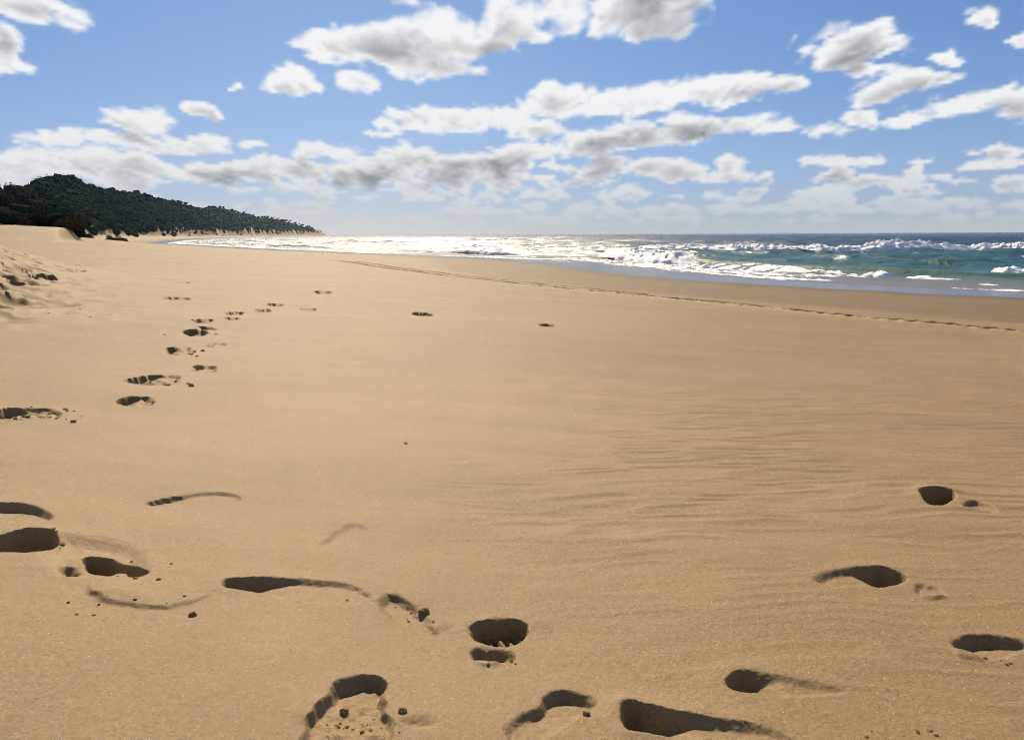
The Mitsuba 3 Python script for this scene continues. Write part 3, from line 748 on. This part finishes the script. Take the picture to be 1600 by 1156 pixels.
# ------------------------------------------------------------------ dune forest and shrubs
def leaf_col(p, n, uv):
    a = fbm(p.x * .055, p.y * .055, p.z * .08, 3)
    b = noise(p.x * .8, p.y * .8, p.z * .8)
    return mix((.009, .018, .012), (.024, .038, .020), smoothstep(.25, .75, a)) * (.7 + .6 * b)


scene['leaves'] = {'type': 'twosided', 'b': {'type': 'diffuse', 'reflectance': proc(leaf_col)}}
scene['shrub_leaves'] = {'type': 'twosided', 'b': {'type': 'diffuse', 'reflectance': proc(lambda p, n, uv: mix((.028, .032, .016), (.075, .078, .034), noise(p.x * 1.7, p.y * 1.7, p.z * 1.7)))}}
scene['dry_leaves'] = {'type': 'twosided', 'b': {'type': 'diffuse', 'reflectance': proc(lambda p, n, uv: mix((.045, .030, .020), (.085, .065, .038), noise(p.x * 1.9, p.y * 1.9, p.z * 1.9)))}}
scene['bark'] = {'type': 'twosided', 'b': {'type': 'diffuse', 'reflectance': {'type': 'rgb', 'value': (.09, .065, .045)}}}
rng = np.random.default_rng(31)
ico0, ico1 = trimesh.creation.icosphere(0), trimesh.creation.icosphere(1)


def crowns(points, radius, ico, seed):
    r = np.random.default_rng(seed)
    k = len(ico.vertices)
    vv = np.repeat(ico.vertices[None], len(points), 0)
    jit = 1 + .32 * (r.random((len(points), k, 1)) - .5) * 2
    low = meshkit.noise((vv * 1.7 + points[:, None] * 3.1).reshape(-1, 3), seed).reshape(len(points), k, 1)
    vv = vv * jit * (.65 + .7 * low)
    sc = np.stack([r.uniform(.85, 1.3, len(points)), r.uniform(.85, 1.3, len(points)), r.uniform(.45, .8, len(points))], -1)
    vv = vv * sc[:, None] * radius[:, None, None] + points[:, None]
    ff = ico.faces[None] + (np.arange(len(points)) * k)[:, None, None]
    return vv.reshape(-1, 3), ff.reshape(-1, 3)


def sprays(points, radius, n, size, seed):
    """Small leaf sprays standing out of the crowns."""
    r = np.random.default_rng(seed)
    c = np.repeat(points, n, 0)
    d = r.normal(size=(len(c), 3))
    d[:, 2] = d[:, 2] * .8 + .25
    d /= np.linalg.norm(d, axis=1, keepdims=True)
    lump = .72 + .55 * meshkit.noise(d * 1.9 + c * .37, seed)
    c = c + d * (np.repeat(radius, n) * lump * r.uniform(.8, 1.12, len(c)))[:, None] * np.array([1.1, 1.1, .92])
    a, b = r.normal(size=(2, len(c), 3))
    a = a / np.linalg.norm(a, axis=1, keepdims=True) * (size * r.uniform(.5, 1.2, len(c)))[:, None]
    b = b / np.linalg.norm(b, axis=1, keepdims=True) * (size * r.uniform(.5, 1.2, len(c)))[:, None]
    return np.stack([c - .5 * a, c + .5 * a, c + b], 1).reshape(-1, 3), np.arange(3 * len(c)).reshape(-1, 3)


hill_idx = np.nonzero(VEG & (RAD < 4000) & (np.abs(A.ravel() + 24) < 20))[0]
areas = RAD[hill_idx] ** 2 * .108 * .0175 * np.where(RAD[hill_idx] < 1000, .011, .02)
spots, radii = [], []
for r0, r1, dens, rad_ in ((0, 260, .16, 1.5), (260, 480, .07, 2.3), (480, 1000, .042, 2.9), (1000, 4000, .020, 3.4)):
    s = hill_idx[(RAD[hill_idx] >= r0) & (RAD[hill_idx] < r1)]
    pr = np.clip(areas[(RAD[hill_idx] >= r0) & (RAD[hill_idx] < r1)] * dens, 0, 1)
    s = s[rng.random(len(s)) < pr]
    print('crowns', r0, len(s))
    spots.append(V[s])
    radii.append(rad_ * rng.uniform(.6, 1.45, len(s)))
mv, mf, at = [], [], 0
for i, (p, r) in enumerate(zip(spots, radii)):
    if not len(p): continue
    gap = np.hypot(p[:, 0], p[:, 1]) * (.011 if i < 3 else .02)
    p = p[:, :2] + rng.uniform(-.5, .5, (len(p), 1)) * gap[:, None] * p[:, :2] / np.hypot(p[:, 0], p[:, 1])[:, None] + rng.normal(size=(len(p), 2)) * r[:, None] * .4
    up_, _ = inland(p)
    p = np.column_stack([p, base_surface(p) + dune_rise(p, up_)[0] + r * .3])
    v, f = crowns(p, r * (.86 if i < 2 else 1), ico1 if i < 3 else ico0, 40 + i)
    mv.append(v); mf.append(f + at); at += len(v)
    if i < 3:
        v, f = sprays(p, r, (260, 90, 26)[i], (.30, .55, .95)[i], 60 + i)
        mv.append(v); mf.append(f + at); at += len(v)
scene['dune_forest'] = mikit.ply((np.vstack(mv), np.vstack(mf)), 'leaves', smooth=True)
labels['dune_forest'] = {'label': 'dense dark green coastal forest covering the dunes', 'category': 'forest', 'kind': 'stuff'}

SHRUBS = [(12, 356, 'dark'), (30, 350, 'dark'), (44, 353, 'brown'), (2, 347, 'dark'), (62, 347, 'green'), (78, 350, 'green'), (92, 352, 'green'), (108, 354, 'brown'), (124, 355, 'green'), (136, 357.5, 'brown'), (172, 359, 'green'), (186, 360, 'brown')]
SHRUB_LABELS = ['rounded dark shrub at the very left of the dune foot', 'dark shrub above the bare sand at the left end of the dune', 'brownish shrub hanging at the edge of the bare sand slope', 'dark shrub highest on the dune face at the left edge of the photo',
                'green shrub at the top of the bare sand slope', 'green shrub right of the top of the bare sand slope', 'low green shrub halfway along the dune foot', 'brownish shrub on the lower dune foot, beside the pale sand chute',
                'green shrub below the main hump of the hill', 'brownish shrub where the near dune ends', 'green shrub right of the end of the near dune', 'brown shrub beside the second pale sand chute']
for k, ((px_, py_, tone), lab) in enumerate(zip(SHRUBS, SHRUB_LABELS)):
    az_, el_ = azel(px_, py_)
    rad_ = np.arange(110, 420, .7)
    line = polar(np.full(len(rad_), float(az_)), rad_)
    uu_, _ = inland(line)
    rise_ = dune_rise(line, uu_)[0]
    zz_ = base_surface(line) + rise_
    seen = np.nonzero(np.degrees(np.arctan2(zz_ - EYE[2], rad_)) * (rise_ > .5) >= float(el_) + 90 * (rise_ <= .5))[0]
    up_ = np.nonzero(rise_ > .5)[0]
    i = seen[0] if len(seen) else up_[0] if len(up_) else len(rad_) // 2
    c = np.array([*line[i], zz_[i]])
    r = np.random.default_rng(900 + k)
    size = (.62 + .45 * r.random()) * (1 + rad_[i] / 400)
    n = 7
    pts = c + np.column_stack([r.normal(size=n) * size * .75, r.normal(size=n) * size * .6, np.abs(r.normal(size=n)) * size * .28 + size * .35])
    v1, f1 = crowns(pts, size * r.uniform(.22, .38, n), ico1, 910 + k)
    v2, f2 = sprays(pts, size * r.uniform(.42, .75, n), 420, .17 * size, 930 + k)
    key = numbered('dune_shrub')
    scene[key + '__foliage'] = mikit.ply((np.vstack([v1, v2]), np.vstack([f1, f2 + len(v1)])), {'dark': 'leaves', 'green': 'shrub_leaves', 'brown': 'dry_leaves'}[tone])
    stems = []
    for q in pts[:5]:
        st = trimesh.creation.cylinder(.05 * size, segment=[c + np.array([.1, 0, -.3]), q], sections=6)
        stems.append(st)
    scene[key + '__stem'] = mikit.ply(trimesh.util.concatenate(stems), 'bark')
    labels[key] = {'label': lab, 'category': 'shrub', 'group': 'shrubs along the foot of the dunes'}

# ------------------------------------------------------------------ loose sand
rng = np.random.default_rng(57)
KT = cKDTree(XY[nearm])


def on_sand(p):
    dd, i = KT.query(p, 3)
    w = 1 / (dd + 1e-4)
    return (Z[nearm][i] * w).sum(1) / w.sum(1)


def pebbles(p, size, seed, sink=.25):
    r = np.random.default_rng(seed)
    ico = trimesh.creation.icosphere(0 if len(p) > 2000 else 1)
    k = len(ico.vertices)
    v = ico.vertices[None] * (1 + .5 * (r.random((len(p), k, 1)) - .5)) * size[:, None, None] * np.stack([r.uniform(.8, 1.4, len(p)), r.uniform(.8, 1.4, len(p)), r.uniform(.6, 1, len(p))], -1)[:, None]
    z = on_sand(p) + size * sink
    v = v + np.column_stack([p, z])[:, None]
    f = ico.faces[None] + (np.arange(len(p)) * k)[:, None, None]
    return v.reshape(-1, 3), f.reshape(-1, 3)


scene['clod'] = {'type': 'diffuse', 'reflectance': proc(sand_color)}
scene['glint_white'] = {'type': 'diffuse', 'reflectance': {'type': 'rgb', 'value': (.93, .91, .86)}}  # plain white diffuse: the sparkle of the sand put into the grain colour
az, r = rng.uniform(-40, 40, 5200), 1.25 * (13 / 1.25) ** rng.random(5200)
p = polar(az, r)
scene['glint_grains'] = mikit.ply(pebbles(p, rng.uniform(.0005, .0010, len(p)) * np.sqrt(r), 3, .15), 'glint_white')
labels['glint_grains'] = {'label': 'tiny white grains standing in for glints of sunlight over the sand', 'category': 'sand grains', 'kind': 'stuff'}
pts, sz = [], []
for px_, py_, n, sx, sy, s0 in [(562, 1130, 26, 34, 14, .0026), (785, 1030, 14, 22, 7, .0030), (255, 595, 20, 30, 5, .008), (60, 648, 18, 45, 6, .007), (225, 885, 12, 25, 12, .0034), (85, 838, 16, 12, 7, .004), (640, 950, 14, 45, 16, .003), (1430, 1145, 8, 40, 5, .003),
                                (1540, 1035, 6, 40, 6, .003), (230, 945, 8, 80, 10, .003), (310, 522, 12, 20, 4, .009), (285, 552, 12, 20, 4, .009), (90, 490, 14, 60, 6, .009)]:
    w = ground(px_ + rng.normal(size=n) * sx, py_ + rng.normal(size=n) * sy * .8)
    pts.append(w); sz.append(s0 * rng.uniform(.4, 1.5, n) ** 1.3)
pts, sz = np.vstack(pts), np.concatenate(sz)
scene['sand_crumbs'] = mikit.ply(pebbles(pts, sz, 5, .12), 'clod')
labels['sand_crumbs'] = {'label': 'loose crumbs of damp sand scattered round the footprints', 'category': 'sand crumbs', 'kind': 'stuff'}
for px_, py_, size, lab in [(662, 956, .012, 'knobbly lump of sand on the right end of the cracked footprint'), (299, 604, .015, 'small dark lump of sand standing right of the ragged trail print'), (301, 958, .0085, 'small dark crumb of sand below the curved sand lip at lower left'),
                            (115, 659, .012, 'small dark lump of sand right of the churned boot print'), (537, 1104, .0075, 'dark lump of sand on the floor of the crumbled footprint'), (629, 1115, .0075, 'upright dark crumb of sand above the faint small dent'),
                            (634, 694, .007, 'tiny dark pebble alone in the open sand left of the centre'), (916, 1117, .006, 'small lump of sand on the right of the slanting footprint')]:
    w = ground(np.array([px_], float), np.array([py_], float))
    m = trimesh.creation.icosphere(3)
    n3 = meshkit.fbm(m.vertices * 1.6 + px_, 4, 7)[:, None]
    v = m.vertices * (.45 + 1.1 * n3) * size * np.array([1.25, 1.0, .9])
    key = numbered('sand_lump')
    scene[key] = mikit.ply((v + np.array([w[0, 0], w[0, 1], on_sand(w)[0] + size * .35]), m.faces), 'clod', smooth=True)
    labels[key] = {'label': lab, 'category': 'sand lump', 'group': 'lumps of sand'}

# ------------------------------------------------------------------ sea air
scene['sea_air'] = {'type': 'homogeneous', 'albedo': {'type': 'rgb', 'value': (.95, .95, .95)}, 'sigma_t': {'type': 'rgb', 'value': (2.0e-5, 3.0e-5, 4.2e-5)}}
scene['haze'] = {'type': 'cube', 'to_world': T().translate([0, 0, 50.0]).scale([7500, 7500, 60.0]), 'bsdf': {'type': 'null'}, 'interior': {'type': 'ref', 'id': 'sea_air'}}
labels['haze'] = {'label': 'thin salt haze over the surf and the far dunes', 'category': 'haze', 'kind': 'stuff'}
scene['camera']['medium'] = {'type': 'ref', 'id': 'sea_air'}

print('verts', len(V), 'faces', len(faces), 'sea', len(fs), 'foam', len(f), 'forest', sum(len(x) for x in mf))
